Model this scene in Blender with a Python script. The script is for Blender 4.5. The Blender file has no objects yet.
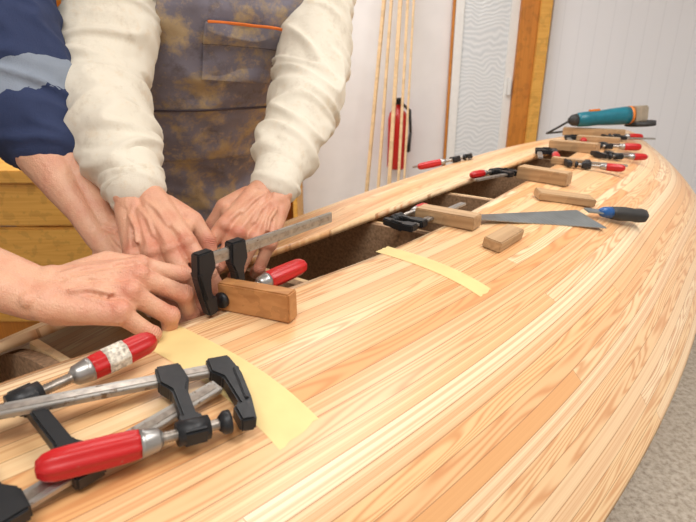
import bpy,bmesh,math,random
import numpy as np
from mathutils import Vector, Matrix, noise
random.seed(3)
V=Vector
COL=bpy.context.collection
scene=bpy.context.scene
# ------------------------------------------------------------ boat frame
C0=-.5
def bw(s,t,z=0): return V((.588*s+.809*t,.809*s-.588*t,z))
def st(x,y): return .588*x+.809*y,.809*x-.588*y
def Bf(s):
    x=abs(s-1.285)/2.14
    return max(.02,.515*(1-(x**2 if s<1.285 else x**2.8))*(1+.10*math.exp(-((s-2.3)/.6)**2)))
def ztop(s): return .90-.03*((s-1.285)/2.14)**2
def sec(s,w): return ztop(s)-.25*min(1,abs(w)/Bf(s))**3.5
def deckz(x,y):
    s,t=st(x,y); return sec(s,t-C0)+.006
RX=[-.9,-.6,-.36,.149,.532,.831,1.43,2.0,2.5,3.5]; RY=[-.1,-.11,-.12,-.06,.040,.078,.070,.052,0.01,0]
LX=[-.9,-.6,-.36,.149,.638,1.0,1.68,2.5,3.5]; LY=[-.1,-.15,-.22,-.18,-.095,-.077,-.055,-.01,0]
def sm(X,Y,s): return sum(np.interp(s+d,X,Y) for d in (-.15,-.1,-.05,0,.05,.1,.15))/7
# ------------------------------------------------------------ node helpers
class NT:
    def __init__(s,name):
        s.m=bpy.data.materials.new(name); s.m.use_nodes=True; s.t=s.m.node_tree; s.b=s.t.nodes['Principled BSDF']
    def n(s,ty,**kw):
        x=s.t.nodes.new(ty)
        for k,v in kw.items(): setattr(x,k,v)
        return x
    def put(s,sock,val):
        if isinstance(val,bpy.types.NodeSocket): s.t.links.new(val,sock)
        else: sock.default_value=val
    def math(s,op,a,b=0.0,c=None):
        x=s.n('ShaderNodeMath',operation=op); s.put(x.inputs[0],a); s.put(x.inputs[1],b)
        if c is not None: s.put(x.inputs[2],c)
        return x.outputs[0]
    def noise(s,vec,scale=5,detail=2,rough=.5):
        x=s.n('ShaderNodeTexNoise'); x.inputs['Scale'].default_value=scale; x.inputs['Detail'].default_value=detail; x.inputs['Roughness'].default_value=rough
        if vec is not None: s.t.links.new(vec,x.inputs['Vector'])
        return x.outputs['Fac']
    def ramp(s,fac,stops):
        x=s.n('ShaderNodeValToRGB'); e=x.color_ramp.elements
        while len(e)<len(stops): e.new(.5)
        for i,(p,c) in enumerate(stops):
            e[i].position=p; e[i].color=(*c,1) if len(c)==3 else c
        s.t.links.new(fac,x.inputs[0]); return x.outputs[0]
    def mix(s,f,a,b,mode='MIX'):
        x=s.n('ShaderNodeMix',data_type='RGBA',blend_type=mode); s.put(x.inputs[0],f)
        for i,v in ((6,a),(7,b)):
            if isinstance(v,tuple): v=(*v,1) if len(v)==3 else v
            s.put(x.inputs[i],v)
        return x.outputs[2]
    def comb(s,x,y,z):
        c=s.n('ShaderNodeCombineXYZ')
        for i,v in enumerate((x,y,z)): s.put(c.inputs[i],v)
        return c.outputs[0]
    def obj(s): return s.n('ShaderNodeTexCoord').outputs['Object']
    def sep(s,v):
        x=s.n('ShaderNodeSeparateXYZ'); s.t.links.new(v,x.inputs[0]); return x.outputs
    def bump(s,h,strength=.3,dist=.002):
        x=s.n('ShaderNodeBump'); x.inputs['Strength'].default_value=strength; x.inputs['Distance'].default_value=dist
        s.t.links.new(h,x.inputs['Height']); s.t.links.new(x.outputs[0],s.b.inputs['Normal'])
    def out(s,col=None,rough=None,metal=None):
        if col is not None: s.put(s.b.inputs['Base Color'],(*col,1) if isinstance(col,tuple) and len(col)==3 else col)
        if rough is not None: s.put(s.b.inputs['Roughness'],rough)
        if metal is not None: s.put(s.b.inputs['Metallic'],metal)
        return s.m
def plain(name,col,rough=.5,metal=0,var=.12,sc=40):
    q=NT(name); f=q.noise(q.obj(),sc,4)
    c=q.ramp(f,[(.3,tuple(x*(1-var) for x in col)),(.7,tuple(min(1,x*(1+var)) for x in col))])
    return q.out(c,rough,metal)
def scuffed(name,col,scuff,rough=.35,metal=0,th=.60,sc=90):
    q=NT(name); f=q.noise(q.obj(),sc,6,.75); k=q.ramp(f,[(th,(0,0,0)),(th+.06,(1,1,1))]); f2=q.noise(q.obj(),25,3)
    c=q.mix(k,q.mix(f2,col,tuple(x*.7 for x in col)),scuff); return q.out(c,q.math('MULTIPLY_ADD',f,.4,rough-.15),metal)
def wood(name,c1,c2,axis=0,scale=1.0,rough=.5):
    q=NT(name); o=q.sep(q.obj()); k=[60,60,60]; k[axis]=3
    v=q.comb(q.math('MULTIPLY',o[0],k[0]*scale),q.math('MULTIPLY',o[1],k[1]*scale),q.math('MULTIPLY',o[2],k[2]*scale))
    n=q.noise(v,.35,1); g=q.math('SINE',q.math('MULTIPLY',n,45)); g=q.math('MULTIPLY_ADD',g,.5,.5)
    f=q.noise(v,4,3); g=q.math('MULTIPLY_ADD',f,.6,q.math('MULTIPLY',g,.4))
    d=q.noise(q.obj(),22,4); c=q.mix(g,c1,c2); c=q.mix(q.math('MULTIPLY',q.math('GREATER_THAN',d,.56),.22),c,tuple(x*.45 for x in c2))
    return q.out(c,rough)
def planks_mat():
    q=NT('strip_plank_pine'); uv=q.sep(q.n('ShaderNodeUVMap').outputs[0]); x,y=uv[0],uv[1]
    W=.0215
    r=q.math('DIVIDE',y,W); id0=q.math('FLOOR',r); fr=q.math('FRACT',r)
    wn0=q.n('ShaderNodeTexWhiteNoise',noise_dimensions='1D'); q.put(wn0.inputs['W'],q.math('ADD',id0,13.7))
    sg=q.math('DIVIDE',q.math('ADD',x,q.math('MULTIPLY',wn0.outputs['Value'],7.0)),3.1)
    sid=q.math('FLOOR',sg); sfr=q.math('FRACT',sg); idn=q.math('MULTIPLY_ADD',sid,131.0,id0)
    wn=q.n('ShaderNodeTexWhiteNoise',noise_dimensions='1D'); q.put(wn.inputs['W'],idn); rnd=wn.outputs['Value']
    wn2=q.n('ShaderNodeTexWhiteNoise',noise_dimensions='1D'); q.put(wn2.inputs['W'],q.math('ADD',idn,77.3)); rnd2=wn2.outputs['Value']
    v=q.comb(q.math('MULTIPLY_ADD',x,2.2,q.math('MULTIPLY',rnd,31.0)),q.math('MULTIPLY',y,34.0),q.math('MULTIPLY',rnd2,23.0))
    n1=q.noise(v,1.0,1.0,.4)
    g=q.math('POWER',q.math('MULTIPLY_ADD',q.math('SINE',q.math('MULTIPLY',n1,88.0)),.5,.5),2.0)
    vs_=q.comb(q.math('MULTIPLY_ADD',x,.35,q.math('MULTIPLY',rnd,11.0)),q.math('MULTIPLY',y,330.0),q.math('MULTIPLY',rnd2,9.0))
    gs=q.noise(vs_,1.0,2.0,.6); gs=q.ramp(gs,[(.40,(0,0,0)),(.62,(1,1,1))])
    v2=q.comb(q.math('MULTIPLY',x,14.0),q.math('MULTIPLY',y,900.0),idn)
    fine=q.noise(v2,1.0,3)
    base=q.ramp(rnd,[(0,(.72,.38,.16)),(.14,(.83,.54,.27)),(.32,(.88,.65,.38)),(.5,(.80,.48,.24)),(.66,(.86,.61,.34)),(.8,(.92,.75,.50)),(1,(.76,.43,.19))])
    isc=q.math('GREATER_THAN',rnd2,.52)
    a1_=q.math('MULTIPLY',q.math('MULTIPLY',g,isc),.66)
    a2_=q.math('MULTIPLY',q.math('MULTIPLY',gs,q.math('SUBTRACT',1.0,isc)),q.math('MULTIPLY_ADD',rnd2,.85,.16))
    c=q.mix(q.math('ADD',a1_,a2_),base,(.56,.21,.07))
    c=q.mix(q.math('MULTIPLY',fine,.22),c,(.66,.34,.14))
    seam=q.math('GREATER_THAN',q.math('ABSOLUTE',q.math('SUBTRACT',fr,.5)),.472)
    butt=q.math('LESS_THAN',sfr,.0004); seam=q.math('MAXIMUM',seam,butt)
    c=q.mix(q.math('MULTIPLY',seam,.6),c,(.32,.12,.04))
    q.bump(q.math('SUBTRACT',1.0,seam),.25,.0006)
    return q.out(c,q.math('MULTIPLY_ADD',fine,.15,.26))
def skin_mat(name,c1,c2):
    q=NT(name)
    a=q.n('ShaderNodeAttribute',attribute_name='red').outputs['Fac']; d=q.n('ShaderNodeAttribute',attribute_name='crd').outputs['Fac']; m=q.n('ShaderNodeAttribute',attribute_name='crm').outputs['Fac']
    o=q.obj(); n=q.noise(o,38,4); n2=q.noise(o,210,3)
    f=q.math('ADD',q.math('MULTIPLY',a,.6),q.math('MULTIPLY',q.math('SUBTRACT',n,.40),1.7)); f=q.math('MINIMUM',q.math('MAXIMUM',f,0.0),1.0)
    c=q.mix(f,c1,c2)
    wave=q.math('POWER',q.math('MULTIPLY_ADD',q.math('COSINE',q.math('MULTIPLY_ADD',d,2.3,q.math('MULTIPLY',n,5.0))),.5,.5),3.0)
    cr=q.math('MULTIPLY',wave,m)
    c=q.mix(q.math('MULTIPLY',cr,.7),c,(c2[0]*.5,c2[1]*.45,c2[2]*.45))
    c=q.mix(q.math('MULTIPLY',n2,.25),c,(c1[0]*1.1,c1[1]*1.25,c1[2]*1.25))
    vo=q.n('ShaderNodeTexVoronoi',feature='DISTANCE_TO_EDGE'); vo.inputs['Scale'].default_value=330; q.t.links.new(o,vo.inputs['Vector'])
    vl=q.ramp(vo.outputs['Distance'],[(0,(1,1,1)),(.10,(0,0,0))]); c=q.mix(q.math('MULTIPLY',vl,.14),c,(c2[0]*.7,c2[1]*.7,c2[2]*.7))
    h=q.math('SUBTRACT',q.math('MULTIPLY',vo.outputs['Distance'],.6),cr); h=q.math('ADD',h,q.math('MULTIPLY',n2,.6))
    q.bump(h,.85,.0015)
    q.b.inputs['Subsurface Weight'].default_value=.05; q.b.inputs['Subsurface Radius'].default_value=(1,.3,.15); q.b.inputs['Subsurface Scale'].default_value=.004
    return q.out(c,.42)
def cloth(name,c1,c2,stain=None,sc=9,weave=900,cover=.55,dark=None):
    q=NT(name); o=q.obj(); n=q.noise(o,sc,5,.6); c=q.mix(n,c1,c2)
    if stain:
        s2=q.noise(o,sc*1.9,6,.7); k=q.ramp(s2,[(cover,(0,0,0)),(cover+.12,(1,1,1))]); c=q.mix(k,c,stain)
        s3=q.noise(o,sc*7,5,.7); k=q.ramp(s3,[(.56,(0,0,0)),(.66,(1,1,1))]); c=q.mix(q.math('MULTIPLY',k,.45),c,tuple(min(1,x*1.25) for x in stain))
    if dark:
        s4=q.noise(o,sc*3.1,6,.75); k=q.ramp(s4,[(.54,(0,0,0)),(.70,(1,1,1))]); c=q.mix(q.math('MULTIPLY',k,.6),c,dark)
    f=q.noise(o,weave,2); f2=q.noise(o,60,3)
    q.bump(q.math('ADD',q.math('MULTIPLY',f,.5),f2),.6,.0025)
    return q.out(c,.9)
# ------------------------------------------------------------ mesh helpers
def empty(name,loc=(0,0,0)):
    e=bpy.data.objects.new(name,None); e.location=loc; COL.objects.link(e); return e
def par(o,p):
    o.parent=p; o.matrix_parent_inverse=Matrix.Translation(-p.location); return o
def meshobj(name,vs,fs,m=None,smooth=False,parent=None):
    me=bpy.data.meshes.new(name); me.from_pydata([tuple(v) for v in vs],[],fs); me.update()
    o=bpy.data.objects.new(name,me); COL.objects.link(o)
    if m: me.materials.append(m)
    if smooth: me.polygons.foreach_set('use_smooth',[True]*len(me.polygons))
    if parent: par(o,parent)
    return o
def frombm(name,bm,m=None,smooth=False,parent=None):
    me=bpy.data.meshes.new(name); bmesh.ops.recalc_face_normals(bm,faces=bm.faces); bm.to_mesh(me); bm.free()
    o=bpy.data.objects.new(name,me); COL.objects.link(o)
    if m: me.materials.append(m)
    if smooth: me.polygons.foreach_set('use_smooth',[True]*len(me.polygons))
    if parent: par(o,parent)
    return o
def box(name,a,b,m,parent=None,bev=.002,mtx=None):
    bm=bmesh.new(); bmesh.ops.create_cube(bm,size=1)
    for v in bm.verts: v.co=V([a[i]+(v.co[i]+.5)*(b[i]-a[i]) for i in range(3)])
    if bev: bmesh.ops.bevel(bm,geom=bm.edges[:],offset=bev,segments=2,affect='EDGES')
    if mtx is not None: bm.transform(mtx)
    return frombm(name,bm,m,False,parent)
def basis(x,y,z,o): return Matrix(((x[0],y[0],z[0],o[0]),(x[1],y[1],z[1],o[1]),(x[2],y[2],z[2],o[2]),(0,0,0,1)))
def zalign(d):
    d=d.normalized(); return d.to_track_quat('Z','Y').to_matrix().to_4x4()
def ball(bm,p,r,seg=16):
    s=Matrix.Diagonal((r,r,r,1)) if not hasattr(r,'__len__') else Matrix.Diagonal((*r,1))
    bmesh.ops.create_uvsphere(bm,u_segments=seg,v_segments=seg//2+2,radius=1,matrix=Matrix.Translation(p)@s)
def cone(bm,p1,r1,p2,r2,seg=20):
    d=p2-p1
    if d.length<1e-6: return
    bmesh.ops.create_cone(bm,cap_ends=True,segments=seg,radius1=r1,radius2=r2,depth=d.length,matrix=Matrix.Translation((p1+p2)/2)@zalign(d))
def chain(bm,pts):
    for i,(p,r) in enumerate(pts):
        ball(bm,p,r)
        if i: cone(bm,pts[i-1][0],pts[i-1][1],p,r)
def loft(bm,rings):
    R=[]
    for ring in rings: R.append([bm.verts.new(p) for p in ring])
    n=len(R[0])
    for i in range(len(R)-1):
        for j in range(n): bm.faces.new((R[i][j],R[i][(j+1)%n],R[i+1][(j+1)%n],R[i+1][j]))
    bm.faces.new(R[0][::-1]); bm.faces.new(R[-1])
def bake(name,bm,voxel,it,m,parent=None,disp=None):
    o=frombm('tmp',bm)
    r=o.modifiers.new('r','REMESH'); r.mode='VOXEL'; r.voxel_size=voxel; r.use_smooth_shade=True
    s=o.modifiers.new('s','SMOOTH'); s.factor=.5; s.iterations=it
    bpy.context.view_layer.update()
    dg=bpy.context.evaluated_depsgraph_get(); me=bpy.data.meshes.new_from_object(o.evaluated_get(dg)); me.name=name
    bpy.data.objects.remove(o)
    o=bpy.data.objects.new(name,me); COL.objects.link(o); me.materials.clear(); me.materials.append(m)
    if disp:
        nv=[v.normal.copy() for v in me.vertices]
        for v,nn in zip(me.vertices,nv): v.co=v.co+nn*disp(v.co)
    me.polygons.foreach_set('use_smooth',[True]*len(me.polygons)); me.update()
    if parent: par(o,parent)
    return o
# ------------------------------------------------------------ materials
M_PL=planks_mat()
M_PINE=wood('pale_pine',(.86,.64,.38),(.72,.48,.24)); M_ORW=wood('varnished_orange_wood',(.70,.27,.035),(.50,.17,.02),axis=2)
M_YEL=wood('yellow_pine',(.88,.50,.11),(.70,.33,.05)); M_MDF=plain('particle_board',(.34,.21,.12),.8,0,.35,180)
M_BLOCK=wood('scrap_block_wood',(.60,.40,.22),(.36,.21,.10)); M_BLOCK2=wood('clamp_block_wood',(.58,.29,.11),(.38,.15,.045))
M_WALL=plain('white_plaster',(.90,.90,.91),.8,0,.03,6)
M_CEIL=plain('ceiling_paint',(.85,.85,.85),.9,0,.02,6)
M_SKIN=skin_mat('skin_worker',(.68,.36,.23),(.53,.14,.085)); M_SKIN2=skin_mat('skin_helper',(.72,.40,.26),(.60,.19,.12))
M_NAIL=plain('fingernail',(.80,.50,.41),.3,0,.06,300)
M_CREAM=cloth('cream_sweatshirt',(.82,.77,.66),(.71,.64,.52),(.58,.48,.35),7,900,.62,(.56,.48,.37))
M_OVER=cloth('worn_overalls',(.15,.135,.17),(.30,.28,.34),(.46,.34,.20),6,1200,.49,(.11,.085,.085))
M_NAVY=cloth('navy_sweatshirt',(.018,.028,.075),(.032,.05,.13)); M_GREY=cloth('grey_panel',(.20,.24,.30),(.30,.34,.41))
M_ORANGE=plain('orange_piping',(.80,.19,.03),.7); M_JEANS=cloth('dark_trousers',(.05,.06,.09),(.09,.10,.14))
M_HAIR=plain('brown_hair',(.10,.06,.035),.7,0,.4,200); M_EYE=plain('eye_white',(.8,.8,.8),.2)
M_TAPE=plain('masking_tape',(.92,.72,.32),.5,0,.05,30); M_TAPE.node_tree.nodes['Principled BSDF'].inputs['Alpha'].default_value=.80
M_DARK=plain('dark_rubber',(.03,.03,.03),.6)
M_STEEL=scuffed('bar_steel',(.50,.48,.45),(.22,.17,.13),.38,.85,.56,70); M_THREAD=plain('threaded_steel',(.40,.36,.32),.35,.9,.3,120)
M_BLACK=scuffed('black_cast_iron',(.018,.019,.022),(.13,.12,.11),.4,.2,.66,110); M_HRED=scuffed('red_lacquered_handle',(.58,.010,.012),(.35,.10,.07),.33,0,.63,130); M_FERR=plain('grey_ferrule',(.38,.37,.36),.35,.8)
M_LABEL=plain('worn_label',(.72,.62,.52),.5,0,.5,250)
# ------------------------------------------------------------ hull
boat=empty('strip_planked_boat_hull',bw(1.2,C0,0))
SE=3.12
def half(sign,name):
    vs=[];fs=[];uv=[];S=list(np.arange(-.84,SE,.025))+[SE]; n=44
    for s in S:
        B=Bf(s); w0=sm(RX,RY,s) if sign>0 else -sm(LX,LY,s)
        w0=max(-B*.9,min(w0,B*.9))
        W=[w0+(B-w0)*(1-(1-j/n)**1.35) for j in range(n+1)]
        P=[bw(s,C0+sign*w,sec(s,w)) for w in W]
        arc=[0]*(n+1)
        for j in range(n-1,-1,-1): arc[j]=arc[j+1]+(P[j]-P[j+1]).length
        vs+=P; uv+=[(s+5,a+(0 if sign>0 else 7.31)) for a in arc]
    for i in range(len(S)-1):
        for j in range(n):
            a=i*(n+1)+j; q=(a,a+1,a+n+2,a+n+1); fs.append(q if sign>0 else q[::-1])
    o=meshobj(name,vs,fs,M_PL,True,boat)
    l=o.data.uv_layers.new(name='UVMap')
    for lp in o.data.loops: l.data[lp.index].uv=uv[lp.vertex_index]
    md=o.modifiers.new('t','SOLIDIFY'); md.thickness=.012; md.offset=0
half(1,'near_side_planking'); half(-1,'far_side_planking')
def section_plate(name,s,th,m,inset=.012,zb=.56):
    B=Bf(s)-inset; L=[]
    for i in range(41):
        w=-B+2*B*i/40; L.append((w,sec(s,w)-inset-.003))
    L=[(-B,zb)]+L+[(B,zb)]; n=len(L)
    vs=[bw(s-th/2,C0+w,z) for w,z in L]+[bw(s+th/2,C0+w,z) for w,z in L]
    fs=[tuple(range(n)),tuple(range(2*n-1,n-1,-1))]+[(i,i+n,(i+1)%n+n,(i+1)%n) for i in range(n)]
    return meshobj(name,vs,fs,m,False,boat)
xa=V((.588,.809,0)); ya=V((.809,-.588,0)); za=V((0,0,1))
for k,s in enumerate((-.45,-.12,.22,.56,.90,1.24,1.58,1.95,2.35,2.78)):
    section_plate('station_mould_%d'%(k+1),s,.016,M_MDF)
    box('mould_cleat_%d'%(k+1),(.009,-.16,-.030),(.020,.16,-.016),M_PINE,boat,.001,basis(xa,ya,za,bw(s,C0,ztop(s))))
section_plate('stern_transom',SE-.004,.012,M_PINE,0,.64)
BM=basis(xa,ya,za,bw(0,C0,0))
box('strongback_beam',(-.75,-.12,.47),(3.0,.12,.57),M_PINE,boat,.003,BM)
for i,s in enumerate((-.5,1.1,2.7)):
    for j,w in enumerate((-.1,.1)): box('strongback_leg_%d%d'%(i,j),(s-.04,w-.035,0),(s+.04,w+.035,.47),M_PINE,boat,.003,BM)
    box('leg_foot_%d'%i,(s-.05,-.3,0),(s+.05,.3,.05),M_PINE,boat,.003,BM)
# ------------------------------------------------------------ room
q=NT('speckled_concrete'); o_=q.obj(); c=q.ramp(q.noise(o_,55,6,.7),[(.35,(.26,.21,.17)),(.5,(.50,.44,.36)),(.65,(.66,.60,.52))]); c=q.mix(q.math('MULTIPLY',q.noise(o_,3,3),.5),c,(.42,.34,.25)); q.bump(q.noise(o_,120,3),.4,.004); M_FLOOR=q.out(c,.85)
box('floor',(-3.1,-2.1,-.1),(3.7,4.1,0),M_FLOOR,None,0)
q=NT('grooved_white_panel'); x=q.sep(q.obj())[0]; fr=q.math('FRACT',q.math('DIVIDE',x,.115)); gv=q.math('LESS_THAN',fr,.05); c=q.mix(q.math('MULTIPLY',gv,.16),(.91,.92,.96),(.45,.48,.52)); q.bump(q.math('SUBTRACT',1.0,gv),.4,.004); M_PANEL=q.out(c,.45)
box('wall_back',(-3.1,4,0),(1.42,4.1,2.7),M_WALL,None,0)
box('wall_back_panelled',(1.42,3.97,0),(3.7,4.1,2.7),M_PANEL,None,0)
box('wall_left',(-3.1,-2,0),(-3,4,2.7),M_WALL,None,0)
box('wall_right',(3.6,-2,0),(3.7,4,2.7),M_WALL,None,0)
box('wall_front',(-3.1,-2.1,0),(3.7,-2,2.7),M_WALL,None,0)
box('ceiling',(-3.1,-2.1,2.7),(3.7,4.1,2.8),M_CEIL,None,0)
door=empty('door_1',(1.05,3.97,0))
q=NT('reeded_door_glass'); s_=q.sep(q.obj()); v=q.comb(q.math('MULTIPLY',s_[0],2.0),0.0,q.math('MULTIPLY',s_[2],1.0)); n_=q.noise(v,3.0,2); wv=q.math('SINE',q.math('MULTIPLY',q.math('ADD',s_[2],q.math('MULTIPLY',n_,.22)),200.0)); wv=q.math('MULTIPLY_ADD',wv,.5,.5)
c=q.mix(wv,(.84,.87,.89),(.68,.72,.75)); q.bump(wv,.3,.003); M_GLASS=q.out(c,.18)
M_WHITEF=plain('white_door_rail',(.86,.86,.84),.4,0,.03)
box('glass_pane',(.80,3.955,.1),(1.12,3.975,2.1),M_GLASS,door,.001)
box('door_stile_left',(.74,3.94,0),(.80,3.99,2.15),M_WHITEF,door,.003)
box('door_stile_right',(1.12,3.94,0),(1.18,3.99,2.15),M_WHITEF,door,.003)
box('door_seal',(.722,3.94,0),(.737,3.985,2.15),M_ORW,door,.002)
box('door_jamb',(1.18,3.90,0),(1.30,3.99,2.2),M_ORW,door,.004)
box('door_jamb_lip',(1.30,3.88,0),(1.38,3.99,2.2),M_YEL,door,.004)
box('door_handle',(1.14,3.90,1.0),(1.16,3.94,1.12),M_WHITEF,door,.004)
bat=empty('leaning_wood_battens',(.25,3.8,0))
for i,(xb,xt,w) in enumerate(((.10,.30,.022),(.19,.33,.018),(.27,.38,.025),(.34,.42,.018),(.38,.46,.014))):
    a=V((xb,3.55,.005)); b=V((xt,3.95,2.3)); d=(b-a)
    m_=Matrix.Translation(a)@zalign(d); box('batten_%d'%(i+1),(-w/2,-.01,0),(w/2,.01,d.length),M_PINE,bat,.001,m_)
M_RED=plain('red_enamel',(.62,.02,.015),.3,0,.05); ext=empty('fire_extinguisher',(.36,3.9,.5))
def lathe(name,prof,mtx,m,parent,n=24,flute=0,nfl=8):
    bm=bmesh.new(); R=[]
    for x,r in prof: R.append([bm.verts.new((x,max(r,1e-4)*(1-flute*(.5+.5*math.cos(nfl*a*2*math.pi/n)))*math.cos(a*2*math.pi/n),max(r,1e-4)*(1-flute*(.5+.5*math.cos(nfl*a*2*math.pi/n)))*math.sin(a*2*math.pi/n))) for a in range(n)])
    for i in range(len(R)-1):
        for j in range(n): bm.faces.new((R[i][j],R[i][(j+1)%n],R[i+1][(j+1)%n],R[i+1][j]))
    bm.faces.new(R[0]); bm.faces.new(R[-1]); bm.transform(mtx)
    return frombm(name,bm,m,True,parent)
lathe('cylinder_body',[(0,0),(0,.06),(.02,.07),(.36,.07),(.40,.06),(.43,.03),(.46,.025),(.46,0)],basis(V((0,0,1)),V((1,0,0)),V((0,1,0)),V((.36,3.88,.48))),M_RED,ext)
box('valve',(.335,3.86,.93),(.385,3.90,.97),M_DARK,ext,.003); box('lever',(.33,3.80,.97),(.39,3.89,.985),M_DARK,ext,.003)
bm=bmesh.new(); chain(bm,[(V((.38,3.86,.95)),.01),(V((.44,3.84,.90)),.01),(V((.45,3.83,.75)),.01),(V((.44,3.83,.62)),.014)]); frombm('hose',bm,M_DARK,True,ext)
box('wall_bracket',(.32,3.95,.7),(.40,4.0,.74),M_DARK,ext,.002)
wb=empty('wooden_workbench',(-1.5,2.4,0))
box('bench_top',(-2.6,2.05,.76),(-.72,2.8,.81),M_YEL,wb,.004)
for j,(z0,z1) in enumerate(((.12,.36),(.37,.56),(.57,.755))): box('front_board_%d'%(j+1),(-2.6,2.09+.01*(j%2),z0),(-.76,2.13,z1),M_YEL,wb,.008)
for i,x0 in enumerate((-2.58,-.80)): box('bench_side_%d'%(i+1),(x0,2.13,.0),(x0+.05,2.76,.76),M_ORW,wb,.004)
box('bench_base',(-2.6,2.12,0),(-.74,2.76,.12),M_ORW,wb,.004)
cb=empty('pine_shelf_cabinet',(-1.4,3.7,0))
for i in range(5): box('shelf_%d'%i,(-2.3,3.5,.05+i*.38),(-.35,3.95,.08+i*.38),M_YEL,cb,.003)
for i,x0 in enumerate((-2.33,-1.35,-.38)): box('side_%d'%i,(x0,3.5,0),(x0+.03,3.95,1.63),M_YEL,cb,.003)
box('back_panel',(-2.3,3.95,.0),(-.35,3.97,1.6),M_ORW,cb,.001)
for i in range(14):
    x0=-2.2+i*.13; h=random.uniform(.1,.24); box('stored_box_%d'%i,(x0,3.6,.84),(x0+.1,3.85,.84+h),[M_BLOCK,M_ORW,M_NAVY,M_PINE][i%4],cb,.003)
# ------------------------------------------------------------ masking tape
def tape(p0,p1,w,name):
    p0=V(p0);p1=V(p1);d=(p1-p0);L=d.length;d.normalize();s_=V((-d.y,d.x));vs=[];n=24;m=8
    for i in range(n+1):
        for j in range(m+1):
            e=.004*noise.noise(V((j*.9,i,3))) if i in(0,n) else 0
            p=p0+d*(L*i/n+e)+s_*w*(j/m-.5)
            vs.append(V((p.x,p.y,deckz(p.x,p.y)+.0008+.0002*noise.noise(V((p.x*90,p.y*90,0))))))
    fs=[(i*(m+1)+j,i*(m+1)+j+1,(i+1)*(m+1)+j+1,(i+1)*(m+1)+j) for i in range(n) for j in range(m)]
    return meshobj(name,vs,fs,M_TAPE,True)
tape((-.225,.550),(-.046,.408),.054,'masking_tape'); tape((.058,.845),(.208,.716),.036,'masking_tape.001')
# ------------------------------------------------------------ tools
def sframe(x,y,dx,dy,off=0,tilt=0):
    l=math.hypot(dx,dy);dx/=l;dy/=l;e=.03
    X=V((dx,dy,(deckz(x+dx*e,y+dy*e)-deckz(x-dx*e,y-dy*e))/(2*e)+tilt)).normalized()
    Y=V((-dy,dx,(deckz(x-dy*e,y+dx*e)-deckz(x+dy*e,y-dx*e))/(2*e))).normalized()
    Z=X.cross(Y).normalized(); Y=Z.cross(X)
    return basis(X,Y,Z,V((x,y,deckz(x,y)))+Z*off)
def poly(name,pts,z0,z1,m,mtx,parent,bev=.0015):
    bm=bmesh.new(); b=[bm.verts.new((x,y,z0)) for x,y in pts]; f=bm.faces.new(b); r=bmesh.ops.extrude_face_region(bm,geom=[f])
    for v in r['geom']:
        if isinstance(v,bmesh.types.BMVert): v.co.z=z1
    if bev: bmesh.ops.bevel(bm,geom=bm.edges[:],offset=bev,segments=2,affect='EDGES')
    bm.transform(mtx); return frombm(name,bm,m,False,parent)
NC=[0]
def clamp(mtx,L=.26,gap=.048,hx=(.082,.17),R=.08,side=1,k=1.0,hr=.0135):
    NC[0]+=1; e=empty('bar_clamp' if NC[0]==1 else 'bar_clamp.%03d'%(NC[0]-1),mtx.translation)
    F=mtx@Matrix.Diagonal((1,side,1,1))
    bw_=.0078*k; bt=.003*k; jt=.0075*k
    box('steel_bar',(-.004,-bw_,-bt),(L,bw_,bt),M_STEEL,e,.0008,F)
    box('bar_groove_edge',(.0,-bw_*.45,-bt-.0005),(L-.004,bw_*.45,bt+.0005),M_THREAD,e,.0002,F)
    J=[(-.010*k,-.013*k),(.014*k,-.013*k),(.016*k,.010),(.007*k,.022*k),(.006*k,R-.014*k),(.013*k,R-.012*k),(.013*k,R+.010*k),(-.001,R+.012*k),(-.008*k,R*.75),(-.013*k,.018)]
    poly('fixed_jaw',J,-jt,jt,M_BLACK,F,e,.002*k)
    poly('fixed_jaw_rib',[(-.012*k,.012),(-.006*k,.012),(.0,R*.8),(-.004*k,R*.8)],-jt-.002,jt+.002,M_BLACK,F,e,.001)
    g=gap; J=[(g-.010*k,-.014*k),(g+.014*k,-.014*k),(g+.016*k,.012),(g+.008*k,.026*k),(g+.009*k,R-.014*k),(g+.013*k,R-.011*k),(g+.013*k,R+.011*k),(g-.009*k,R+.011*k),(g-.009*k,R-.011*k),(g-.004*k,R-.014*k),(g-.006*k,.028*k),(g-.012*k,.014)]
    poly('sliding_jaw',J,-jt*1.05,jt*1.05,M_BLACK,F,e,.002*k)
    S=F@Matrix.Translation((0,R,0))
    lathe('spindle_nut',[(g-.011*k,0),(g-.011*k,.0105*k),(g+.016*k,.0105*k),(g+.016*k,0)],S,M_BLACK,e)
    x=max(.024*k,g-.024*k); x0=x; pr=[(x,0)]
    while x<hx[0]-.006: pr+=[(x,.0041*k),(x+.0012,.0054*k)]; x+=.0024
    pr+=[(x,.0045*k),(hx[0],.0045*k)]; lathe('threaded_spindle',pr,S,M_THREAD,e,16)
    lathe('swivel_pad',[(x0-.006*k,0),(x0-.006*k,.0105*k),(x0-.001,.0105*k),(x0+.004*k,.006*k),(x0+.004*k,0)],S,M_BLACK,e)
    a,b=hx; l=b-a
    lathe('handle_ferrule',[(a-.010*k,0),(a-.010*k,.006*k),(a-.006*k,hr*.72),(a+.004*k,hr*.84),(a+.008*k,hr*.9),(a+.008*k,0)],S,M_FERR,e)
    lathe('red_handle',[(a+.006*k,0),(a+.006*k,hr*.86),(a+.012*k,hr*.95),(a+l*.35,hr*1.0),(a+l*.7,hr*.98),(b-.012*k,hr*.93),(b-.006*k,hr*.80),(b-.001,hr*.5),(b,0)],S,M_HRED,e,48,.09,8)
    return e,S
clamp(sframe(-.131,.462,-.85,-.527,.013,.09),L=.30,gap=.050,hx=(.088,.170),R=.078,side=1)
e,S=clamp(sframe(-.247,.285,.62,.785,.0135),L=.19,gap=.055,hx=(.108,.186),R=.098,side=1)
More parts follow.
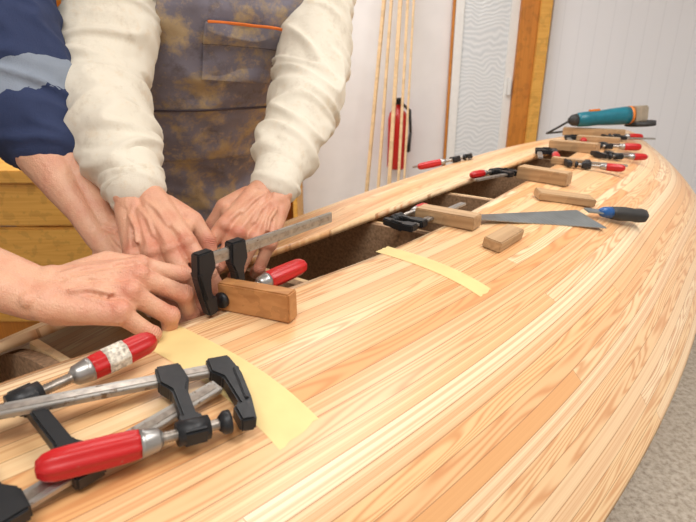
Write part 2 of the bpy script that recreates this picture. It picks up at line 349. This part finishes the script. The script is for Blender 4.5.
lathe('handle_label',[(.130,.0134),(.130,.0139),(.152,.0139),(.152,.0134)],S,M_LABEL,e,48,.08,8)
zc=deckz(-.14,.65); X=V((.6,.8,0)); Ydn=V((0,0,-1)); Zz=X.cross(Ydn)
clamp(basis(X,Ydn,Zz,V((-.177,.589,zc+.076))),L=.25,gap=.052,hx=(.098,.185),R=.060,side=1)
bl=empty('clamping_block',(-.117,.60,.9))
dd=V((.926,-.376,0)).normalized()
box('wood_block',(0,-.001,.001),(.104,.021,.040),M_BLOCK2,bl,.002,basis(dd,V((.376,.926,0)),za,V((-.168,.614,deckz(-.12,.6)-.001))))
NB=[0]
def block(x,y,dx,dy,L,W,H,extra=0,m=M_BLOCK):
    NB[0]+=1; F=sframe(x,y,dx,dy,.0005+extra); n='wood_block' if NB[0]==1 else 'wood_block.%03d'%(NB[0]-1)
    o=box(n,(-L/2,-W/2,0),(L/2,W/2,H),m,None,.002)
    o.matrix_world=F
block(.198,1.0,.825,-.565,.125,.042,.026)
block(.283,.905,.63,.78,.105,.034,.020)
block(.515,1.215,.98,-.02,.135,.045,.018)
block(.53,1.40,.76,-.65,.135,.045,.034)
block(.84,1.96,.75,-.65,.17,.05,.034)
block(1.13,2.45,.90,-.45,.26,.06,.035)
block(.70,1.66,.85,-.52,.10,.035,.02)
block(1.02,2.16,.85,-.52,.16,.05,.03)
M_BLADE=plain('blade_steel',(.36,.40,.42),.3,.85,.15,25); M_BLUE=plain('blue_plastic',(.01,.09,.30),.35)
saw=empty('saw_blade_plate',(.40,1.05,.88)); n=60
P0=V((.262,.992,deckz(.262,.992)+.012)); P1=V((.560,1.078,deckz(.56,1.078)+.012)); P2=V((.515,1.135,deckz(.515,1.135)+.010)); P3=V((.255,1.022,deckz(.255,1.022)+.012))
pts=[P0.lerp(P1,i/n)+(V((.0004,-.0024,0)) if i%2 else V((0,0,0))) for i in range(n+1)]; top=[P3.lerp(P2,i/n) for i in range(n+1)]
o=meshobj('toothed_plate',pts+top,[(i,i+1,n+2+i,n+1+i) for i in range(n)],M_BLADE,False,saw); md=o.modifiers.new('s','SOLIDIFY'); md.thickness=.0016
ch=empty('wood_chisel',(.62,1.15,.88)); F=sframe(.535,1.128,.93,.36,.018)
box('chisel_blade',(-.012,-.009,-.002),(.036,.009,.002),M_BLADE,ch,.001,F)
lathe('chisel_handle',[(.060,0),(.060,.012),(.070,.0155),(.10,.0175),(.135,.016),(.155,.018),(.170,.016),(.178,.007),(.178,0)],F,M_DARK,ch,32,.08,6)
lathe('chisel_bolster',[(.028,0),(.028,.005),(.036,.010),(.044,.012),(.061,.0135),(.061,0)],F,M_BLUE,ch)
clamp(sframe(.115,.935,.62,.78,.012),L=.22,gap=.035,hx=(.10,.15),R=.05,side=1,k=.9,hr=.011)
clamp(sframe(.47,1.455,-.80,-.60,.012),L=.17,gap=.03,hx=(.07,.13),R=.05,side=-1,k=.9,hr=.011)
clamp(sframe(.43,1.87,-1,-.05,.012),L=.20,gap=.05,hx=(.10,.19),R=.05,side=1,hr=.013)
clamp(sframe(.70,1.66,.85,-.35,.012),L=.17,gap=.05,hx=(.10,.16),R=.055,side=-1,hr=.012)
clamp(sframe(.86,1.83,.8,.1,.012),L=.17,gap=.05,hx=(.10,.16),R=.055,side=-1,hr=.012)
clamp(sframe(.93,2.06,.9,-.1,.014),L=.2,gap=.06,hx=(.11,.18),R=.06,side=-1,hr=.014)
clamp(sframe(1.12,2.28,.9,.0,.014),L=.2,gap=.06,hx=(.11,.18),R=.06,side=1,hr=.014)
clamp(sframe(.69,1.90,-.3,-.95,.012),L=.2,gap=.05,hx=(.10,.18),R=.05,side=1,hr=.013)
clamp(sframe(.96,2.32,-.3,-.95,.012),L=.2,gap=.05,hx=(.10,.18),R=.05,side=1,hr=.013)
M_TEAL=plain('teal_plastic',(.01,.16,.22),.35); M_ALU=plain('cast_aluminium',(.50,.42,.32),.4,.6); M_GOR=plain('orange_plastic',(.75,.22,.03),.4)
gr=empty('angle_grinder',(1.2,2.5,.95)); F=sframe(1.05,2.45,.97,.12,.074,.05)@Matrix.Diagonal((1,1.12,1.12,1))
lathe('motor_body',[(0,0),(0,.022),(.01,.028),(.05,.030),(.10,.029),(.16,.033),(.22,.036),(.25,.036),(.25,0)],F,M_TEAL,gr,32)
lathe('rear_cap',[(-.035,0),(-.035,.012),(-.02,.022),(.0,.025),(.0,0)],F,M_DARK,gr)
lathe('collar_ring',[(.25,0),(.25,.037),(.262,.037),(.262,0)],F,M_GOR,gr)
poly('gear_head',[(.262,-.032),(.30,-.034),(.335,-.022),(.345,0),(.335,.022),(.30,.034),(.262,.032)],-.028,.034,M_ALU,F,gr,.006)
G=F@Matrix.Translation((.315,0,-.028))@Matrix.Rotation(math.radians(90),4,'Y')
lathe('arbor',[(0,0),(0,.014),(.02,.014),(.02,0)],G,M_STEEL,gr)
lathe('grinding_disc',[(.012,0),(.012,.056),(.016,.057),(.016,0)],G,M_LABEL,gr,40)
lathe('disc_guard',[(.0,.03),(.0,.062),(.018,.063),(.018,.061),(.003,.059),(.003,.03)],G,M_DARK,gr,40)
box('power_switch',(.06,-.008,.027),(.11,.008,.036),M_GOR,gr,.002,F)
bm=bmesh.new()
chain(bm,[(F@V(p),.005) for p in ((-.03,0,0),(-.07,.01,-.02),(-.10,.05,-.045),(-.06,.14,-.058),(.05,.16,-.060))]); frombm('power_cord',bm,M_DARK,True,gr)
# ------------------------------------------------------------ people
def hand(name,parent,W,F,N,side,flex,thumb,skin,elbow,fr=(.027,.029,.042),splay=(9,2,-5,-13),full=True,scale=1.0,nails=True):
    F=F.normalized(); N=(N-F*N.dot(F)).normalized(); L=(N.cross(F) if side=='R' else F.cross(N)).normalized()
    k=scale; bm=bmesh.new()
    mc=[(.092,.0295,.000),(.093,.0085,.004),(.086,-.0130,.002),(.077,-.0335,-.004)]
    ph=[(.046,.027,.020),(.050,.031,.021),(.046,.029,.021),(.037,.022,.018)]
    rr=[(.0118,.0102,.0090,.0076),(.0118,.0102,.0091,.0078),(.0114,.0098,.0087,.0075),(.0104,.0088,.0078,.0067)]
    joints=[];tips=[];nail=[];Ms=[]
    for i in range(4):
        l,o,h=mc[i]; Mp=W+(F*l+L*o+N*h)*k; Ms.append(Mp)
        base=W+(F*.012+L*o*.55)*k
        chain(bm,[(base,.0160*k),((base+Mp)/2-N*.0005,.0138*k),(Mp,.0122*k)])
        ball(bm,Mp+N*.0036*k,.0112*k)
        chain(bm,[(W+(F*.02+L*o*.4+N*.0140)*k,.003*k),(Mp+N*.0105*k,.0038*k)])
        sp=math.radians(splay[i]); Fi=(F*math.cos(sp)+L*math.sin(sp)).normalized(); p=Mp; ang=0; pts=[(Mp,rr[i][0]*k)]
        joints.append((Mp+N*.01*k,F,N,1.0))
        for j in range(3):
            ang+=math.radians(flex[i][j]); d=Fi*math.cos(ang)-N*math.sin(ang); dn=N*math.cos(ang)+Fi*math.sin(ang)
            q_=p+d*ph[i][j]*k*(1 if j<2 else .75); pts.append(((p+q_)/2,(rr[i][j]*.5+rr[i][j+1]*.5)*k*.93)); pts.append((q_,rr[i][j+1]*k))
            p=q_
            if j<2: joints.append((p+dn*rr[i][j+1]*k*.6,d,dn,1.6)); ball(bm,p+dn*.0014*k,rr[i][j+1]*k*1.05)
            else: tips.append(p); nail.append((p-d*.0005*k,d,dn,rr[i][3]*k))
        chain(bm,pts)
    for i in range(3): chain(bm,[(Ms[i]-N*.004*k,.0090*k),(Ms[i+1]-N*.004*k,.0090*k)])
    T=[W+(F*a+L*b+N*c_)*k for a,b,c_ in thumb]; tr=(.0165,.0140,.0118,.0098)
    chain(bm,[(T[0],tr[0]*k),((T[0]+T[1])/2,.0155*k),(T[1],tr[1]*k),((T[1]+T[2])/2,.0120*k),(T[2],tr[2]*k),((T[2]+T[3])/2,.0112*k),(T[3],tr[3]*k)])
    chain(bm,[(T[0],.015*k),(W+(F*.045+L*.012-N*.006)*k,.016*k)]); chain(bm,[((T[0]+T[1])/2,.012*k),(W+(F*.062+L*.02-N*.003)*k,.010*k)])
    chain(bm,[(T[1],.009*k),(Ms[0]-F*.02*k-N*.004*k,.009*k)])
    chain(bm,[(W+(F*.02-L*.02-N*.006)*k,.015*k),(W+(F*.06-L*.027-N*.005)*k,.013*k)])
    td=(T[3]-T[2]).normalized(); tn=(N+L*.7); tn=(tn-td*tn.dot(td)).normalized(); joints.append((T[2]+tn*.008*k,td,tn,1.6)); tips.append(T[3]); nail.append((T[3]-td*.0005,td,tn,tr[3]*k))
    for (a1,b1),(a2,b2) in (((.03,-.004),(.07,-.002)),((.02,.006),(.066,.018)),((.035,-.018),(.07,-.022)),((.0,.0),(.035,-.018))):
        chain(bm,[(W+(F*a1+L*b1+N*.0162)*k,.0026*k),(W+(F*(a1+a2)/2+L*((b1+b2)/2+.003)+N*.0160)*k,.0029*k),(W+(F*a2+L*b2+N*.0132)*k,.0026*k)])
    E=elbow-W; el=E.length; E.normalize()
    for sg in (-1,1):
        chain(bm,[(W+F*.012*k+L*sg*.012*k,.0195*k),(W+L*sg*.010*k,.0190*k),(W+E*.05+L*sg*.011*k,.0215*k)]+([(W+E*el*.5+L*sg*.014,fr[1]),(W+E*el*.8+L*sg*.012,fr[2]),(W+E*el+L*sg*.006,fr[2]*.95)] if full else [(W+E*.12+L*sg*.012,.027)]))
    ball(bm,W-L*.020*k+N*.010*k,.009*k)
    ob=bake(name,bm,.0017*k,2,skin,parent)
    me=ob.data; A=[me.attributes.new(a,'FLOAT','POINT') for a in ('red','crd','crm')]
    for v in me.vertices:
        b=1e9;red=0
        for (jp,jd,jn,wt) in joints:
            dd=(v.co-jp).length
            if dd<.03: red=max(red,(1-dd/.022)*min(1,wt))
            if dd<b: b=dd;bj=(jp,jd,jn,wt)
        for tp_ in tips:
            dd=(v.co-tp_).length
            if dd<.02: red=max(red,1.1-dd/.018)
        jp,jd,jn,wt=bj; r=v.co-jp
        A[0].data[v.index].value=max(0,min(1,red)); A[1].data[v.index].value=r.dot(jd)*1000
        A[2].data[v.index].value=max(0,1-b/(.011 if wt>1.2 else .013))*(1 if v.normal.dot(jn)>.1 else .3)*(1 if wt>1.2 else .18)
    if nails:
        for idx,(p,d,dn,r) in enumerate(nail):
            s_=d.cross(dn).normalized(); vs=[];fs=[];nn=8; w=r*.72; l=r*.95
            for a in range(nn+1):
                for b_ in range(nn+1):
                    x=(a/nn*2-1); y=(b_/nn*2-1); xx=x*math.sqrt(1-y*y*.35); yy=y*math.sqrt(1-x*x*.25)
                    vs.append(p+d*(yy*l+r*.15)+s_*(xx*w)+dn*(r*1.0-.0002-(xx*w)**2/(2*r)*1.05-max(0,yy)**2*r*.18))
            for a in range(nn):
                for b_ in range(nn): c_=a*(nn+1)+b_; fs.append((c_,c_+1,c_+nn+2,c_+nn+1))
            o=meshobj(name+'_nail_%d'%(idx+1),vs,fs,M_NAIL,True,parent); md=o.modifiers.new('s','SOLIDIFY'); md.thickness=.0008; md.offset=0
    return ob
def folds(amp,fx=9,seed=0,axis=None):
    side=axis.orthogonal().normalized() if axis is not None else None
    def f(p):
        q_=V((p.x*fx,p.y*fx,p.z*fx*1.9))+V((seed,seed*2,0))
        if axis is not None:
            dg=(axis+side*.6).normalized(); q_=p*fx*.55+dg*(p.dot(dg)*fx*1.25)+V((seed,seed*2,0))
        n_=noise.noise(q_+V((0,0,1))*1.4*noise.noise(q_*.7)); n2=noise.noise(q_*2.1); n3=noise.noise(q_*.45)
        return amp*(max(-.4,1-abs(n_)*4.2)*.9+n2*.35+n3*.9-.2)
    return f
def torso_rings(spec,a,f,n=40,grow=0):
    out=[]
    for c,rl,rd in spec:
        ring=[]
        for j in range(n):
            th=2*math.pi*j/n; cx=math.cos(th);sy=math.sin(th)
            cx=math.copysign(abs(cx)**.85,cx); sy=math.copysign(abs(sy)**.85,sy)
            ring.append(V(c)+a*(rl+grow)*cx+f*(rd+grow)*sy)
        out.append(ring)
    return out
def head(parent,neck,c,f,a,skin):
    up=(c-neck).normalized(); fd=(f-up*f.dot(up)+up*-.45).normalized(); up=(up-fd*up.dot(fd)).normalized(); L=fd.cross(up)
    def P(x,y,z): return c+L*x+fd*y+up*z
    def eb(bm,p,r):
        bmesh.ops.create_uvsphere(bm,u_segments=24,v_segments=16,radius=1,matrix=basis(L*r[0],fd*r[1],up*r[2],p))
    bm=bmesh.new(); eb(bm,P(0,-.01,.03),(.076,.096,.085)); eb(bm,P(0,.02,-.03),(.062,.072,.075)); eb(bm,P(0,.06,-.085),(.03,.028,.022))
    chain(bm,[(P(0,.085,.01),.009),(P(0,.112,-.028),.013)]); eb(bm,P(0,.083,-.058),(.025,.012,.006)); eb(bm,P(0,.082,-.068),(.022,.012,.006)); eb(bm,P(0,.075,.03),(.05,.014,.009))
    for sg in (-1,1): eb(bm,P(sg*.078,-.005,-.012),(.008,.018,.032)); eb(bm,P(sg*.045,.055,-.03),(.022,.022,.02))
    chain(bm,[(neck-up*.03,.062),(P(0,-.02,-.05),.055)])
    bake('head',bm,.004,3,skin,parent)
    bm=bmesh.new(); eb(bm,P(0,-.024,.045),(.083,.098,.088)); bake('hair',bm,.005,2,M_HAIR,parent,lambda p:.004*noise.noise(p*60))
    for i,sg in enumerate((-1,1)):
        bm=bmesh.new(); ball(bm,P(sg*.031,.078,.006),.012); frombm('eye_%d'%(i+1),bm,M_EYE,True,parent)
        bm=bmesh.new(); ball(bm,P(sg*.031,.088,.004),.0055); frombm('pupil_%d'%(i+1),bm,M_DARK,True,parent)
def sleeve(name,parent,pts,m,seed,amp=.0075,vox=.005,ax=None):
    bm=bmesh.new(); chain(bm,[(V(p),r) for p,r in pts])
    if ax is None: ax=(V(pts[-1][0])-V(pts[max(0,len(pts)-4)][0])).normalized()
    return bake(name,bm,vox,3,m,parent,folds(amp,12,seed,ax))
def legs(hips,knees,feet):
    bm=bmesh.new()
    for h,kn,ft in zip(hips,knees,feet): chain(bm,[(V(h),.105),(V(kn),.075),(V(ft),.062)])
    return bm
def shoes(parent,feet,f):
    for i,ft in enumerate(feet):
        p=V((ft[0],ft[1],.05)); bm=bmesh.new(); chain(bm,[(p-f*.05,.046),(p+f*.07,.042),(p+f*.15-V((0,0,.008)),.038)]); bake('shoe_%d'%(i+1),bm,.006,3,M_DARK,parent,lambda q_:max(0,.004-q_.z))
w1=empty('worker_in_overalls',(-.4,1.36,0))
a1=V((.819,.574,0)); f1=V((.574,-.819,0))
spec=[(V((-.42,1.40,.80)),.17,.11),(V((-.42,1.38,.93)),.185,.125),(V((-.36,1.31,1.06)),.175,.12),(V((-.30,1.25,1.18)),.185,.125),(V((-.25,1.20,1.30)),.20,.125),(V((-.23,1.17,1.38)),.185,.105),(V((-.215,1.15,1.43)),.12,.08),(V((-.205,1.13,1.47)),.065,.06)]
bm=bmesh.new(); loft(bm,torso_rings(spec,a1,f1)); bake('sweatshirt_body',bm,.008,5,M_CREAM,w1,folds(.005,8,1))
hips=[V((-.42,1.40,.86))+a1*s for s in(-.09,.09)]; kn=[V((-.47,1.44,.5))+a1*s for s in(-.10,.10)]; ft=[V((-.52,1.50,.10))+a1*s for s in(-.11,.11)]
bm=legs(hips,kn,ft); sp2=[(c,rl+.02,rd+.02) for c,rl,rd in spec[:3]]; loft(bm,torso_rings(sp2,a1,f1))
bake('overalls_trousers',bm,.008,4,M_OVER,w1,folds(.009,9,5)); shoes(w1,ft,f1)
hs=[c.z for c,_,_ in spec]
def tp(z,phi,off):
    c=V([np.interp(z,hs,[s[0][i] for s in spec]) for i in range(3)]); rl=np.interp(z,hs,[s[1] for s in spec])+off; rd=np.interp(z,hs,[s[2] for s in spec])+off
    ph=math.radians(phi); cx=math.cos(ph);sy=math.sin(ph); cx=math.copysign(abs(cx)**.85,cx); sy=math.copysign(abs(sy)**.85,sy)
    return c+a1*rl*cx+f1*rd*sy
def wr(p):
    q_=V((p.x*10,p.y*10,p.z*16)); return max(-.5,1-abs(noise.noise(q_+V((3,1,2))))*4)*.7+noise.noise(p*11)+.4*noise.noise(p*26)
def patch(name,z0,z1,phi0,phi1,off,m,taper=0,nz=60,nx=60,amp=.008,th=.004,parent=w1,slope=0,arch=0):
    vs=[];fs=[]
    for i in range(nz+1):
        mid=(phi0+phi1)/2; hw=(phi1-phi0)/2*(1-taper*i/nz)
        for j in range(nx+1):
            ph=mid-hw+2*hw*j/nx; z=z0+(z1-z0)*i/nz+slope*(j/nx-.5)+arch*(1-(2*j/nx-1)**2)
            p=tp(z,ph,off); b0=tp(z,ph,.026); nn=(p-tp(z,ph,0)).normalized(); vs.append(p+nn*amp*wr(b0))
    for i in range(nz):
        for j in range(nx): a=i*(nx+1)+j; fs.append((a,a+1,a+nx+2,a+nx+1))
    o=meshobj(name,vs,fs,m,True,parent); md=o.modifiers.new('s','SOLIDIFY'); md.thickness=th; return o
M_STRAP=plain('strap_dark',(.06,.05,.10),.8); M_SEAM=plain('seam_thread',(.07,.055,.07),.8)
patch('overalls_bib',1.0,1.345,28,156,.026,M_OVER,.30)
patch('bib_pocket',1.168,1.258,62,110,.0325,M_OVER,-.1,slope=.014)
patch('pocket_flap',1.228,1.262,60,112,.0365,M_OVER,0,slope=.024,arch=.006); patch('pocket_piping',1.2605,1.2645,61,111,.0378,M_ORANGE,0,4,60,slope=.024,arch=.006,th=.003)
patch('pocket_flap_seam',1.226,1.2285,60,112,.0380,M_SEAM,0,3,60,slope=.024,arch=.006,th=.002)
patch('bib_seam',1.112,1.1155,34,150,.0315,M_SEAM,.10,3,60,th=.002)
patch('bib_strap_1',1.33,1.43,118,132,.03,M_STRAP,0); patch('bib_strap_2',1.31,1.43,46,60,.032,M_STRAP,0)
patch('strap_buckle',1.305,1.33,44,62,.038,plain('buckle_black',(.03,.03,.035),.4),0,6,10,th=.006)
patch('back_strap_1',1.0,1.43,-62,-48,.02,M_STRAP,0); patch('back_strap_2',1.0,1.43,-132,-118,.02,M_STRAP,0)
WR=V((-.298,.726,1.026)); ER=V((-.428,.926,1.16)); SR=V((-.41,1.09,1.385)); WL=V((-.1225,.826,1.010)); EL=V((-.073,1.07,1.156)); SL=V((-.07,1.30,1.375))
def lerp(a,b,t): return a+(b-a)*t
cuff=WR+(ER-WR).normalized()*.03
sleeve('sweatshirt_sleeve_1',w1,[(V((-.36,1.13,1.36)),.075),(SR,.086),(lerp(SR,ER,.5),.082),(ER,.079),(lerp(ER,WR,.4),.072),(lerp(ER,WR,.7),.060),(cuff,.043)],M_CREAM,7)
sleeve('sleeve_cuff_1',w1,[(lerp(cuff,ER,.10),.046),(cuff-(ER-WR).normalized()*.012,.0435)],M_CREAM,9,.002,.004)
cuff=WL+(EL-WL).normalized()*.03
sleeve('sweatshirt_sleeve_2',w1,[(V((-.14,1.22,1.36)),.075),(SL,.085),(lerp(SL,EL,.5),.079),(EL,.075),(lerp(EL,WL,.4),.065),(lerp(EL,WL,.7),.055),(cuff,.040)],M_CREAM,17)
sleeve('sleeve_cuff_2',w1,[(lerp(cuff,EL,.10),.043),(cuff-(EL-WL).normalized()*.012,.0405)],M_CREAM,19,.002,.004)
head(w1,V((-.20,1.12,1.47)),V((-.17,1.06,1.60)),f1,a1,M_SKIN)
hand('right_hand',w1,WR,V((.48,-.62,-.62)),V((.012,-.64,.768)),'R',[(10,22,12),(14,28,18),(18,30,18),(20,30,20)],[(.022,.024,-.012),(.052,.046,-.020),(.080,.052,-.034),(.100,.046,-.046)],M_SKIN,ER,full=False,scale=1.13)
hand('left_hand',w1,WL,V((-.34,-.78,-.51)),V((.42,-.60,.68)),'L',[(28,42,25),(34,48,30),(40,52,30),(42,55,30)],[(.022,.024,-.012),(.050,.044,-.024),(.074,.046,-.044),(.090,.038,-.060)],M_SKIN,EL,full=False,scale=1.12)
w2=empty('helper_in_navy_sweatshirt',(-.95,.93,0)); a2=V((.8,.6,0)); f2=V((.6,-.8,0))
spec2=[(V((-.98,.96,.80)),.17,.11),(V((-.96,.93,.93)),.175,.12),(V((-.90,.88,1.06)),.17,.12),(V((-.83,.83,1.18)),.18,.125),(V((-.79,.79,1.30)),.195,.125),(V((-.77,.775,1.38)),.18,.105),(V((-.76,.765,1.43)),.12,.08),(V((-.755,.755,1.47)),.065,.06)]
bm=bmesh.new(); loft(bm,torso_rings(spec2,a2,f2)); bake('sweatshirt_body',bm,.008,5,M_NAVY,w2,folds(.005,8,31))
hips=[V((-.98,.96,.86))+a2*s for s in(-.09,.09)]; kn=[V((-1.0,1.00,.48))+a2*s for s in(-.10,.10)]; ft=[V((-1.02,1.05,.10))+a2*s for s in(-.11,.11)]
bm=legs(hips,kn,ft); bake('trousers',bm,.008,4,M_JEANS,w2,folds(.006,9,5)); shoes(w2,ft,f2)
S2L=V((-.56,.90,1.36)); E2L=V((-.474,.82,1.107)); W2L=V((-.362,.735,.968)); S2R=V((-.90,.70,1.36)); E2R=V((-.63,.55,1.07)); W2R=V((-.347,.53,.962))
AX2=(E2L-S2L).normalized()
sleeve('sweatshirt_sleeve_1',w2,[(V((-.68,.83,1.34)),.085),(S2L,.088),(lerp(S2L,E2L,.5),.080),(E2L,.068),(lerp(E2L,W2L,.16),.058)],M_NAVY,37,.006,ax=AX2)
sleeve('sleeve_grey_stripe',w2,[(lerp(S2L,E2L,.74),.0770),(lerp(S2L,E2L,.78),.0760)],M_GREY,37,.006,ax=AX2)
sleeve('sweatshirt_sleeve_2',w2,[(V((-.83,.75,1.35)),.075),(S2R,.078),(lerp(S2R,E2R,.5),.072),(E2R,.064),(lerp(E2R,W2R,.2),.055)],M_NAVY,47,.006)
head(w2,V((-.75,.75,1.47)),V((-.71,.70,1.60)),f2,a2,M_SKIN2)
hand('left_hand',w2,W2L,V((.85,-.38,-.32)),V((.1,-.5,.8)),'L',[(20,45,30),(25,48,32),(28,50,34),(30,50,34)],[(.022,.024,-.012),(.050,.044,-.020),(.074,.050,-.034),(.094,.046,-.046)],M_SKIN2,E2L,scale=1.0)
hand('right_hand',w2,W2R,V((.95,.26,-.03)),V((-.1,-.35,.9)),'R',[(26,38,25),(36,46,30),(44,52,30),(46,55,30)],[(.022,.024,-.006),(.058,.044,-.004),(.092,.046,-.012),(.120,.038,-.022)],M_SKIN2,E2R,scale=1.16)
# ------------------------------------------------------------ camera, light
cam=bpy.data.cameras.new('camera'); co=bpy.data.objects.new('camera',cam); COL.objects.link(co)
cam.sensor_width=36; cam.lens=520/696*36; cam.clip_start=.02; co.location=(0,0,1.2); co.rotation_euler=(math.radians(90-20.6),0,0); scene.camera=co
cam.dof.use_dof=True; cam.dof.focus_distance=.75; cam.dof.aperture_fstop=9
w=bpy.data.worlds.new('world'); scene.world=w; w.use_nodes=True; w.node_tree.nodes['Background'].inputs[0].default_value=(.8,.85,.9,1)
def area(name,loc,sx,sy,e,col):
    l=bpy.data.lights.new(name,'AREA'); l.shape='RECTANGLE'; l.size=sx; l.size_y=sy; l.energy=e; l.color=col; o=bpy.data.objects.new(name,l); o.location=loc; COL.objects.link(o); return o
area('ceiling_lamp_1',(-.6,2.5,2.66),2.2,.6,50,(1,.985,.97)); area('ceiling_lamp_2',(1.3,.8,2.66),.7,1.8,41,(1,.975,.94)); area('ceiling_lamp_3',(-.2,-.5,2.66),1.2,.6,31,(1,.975,.94))
scene.view_settings.view_transform='Standard'; scene.view_settings.look='None'; scene.view_settings.exposure=0
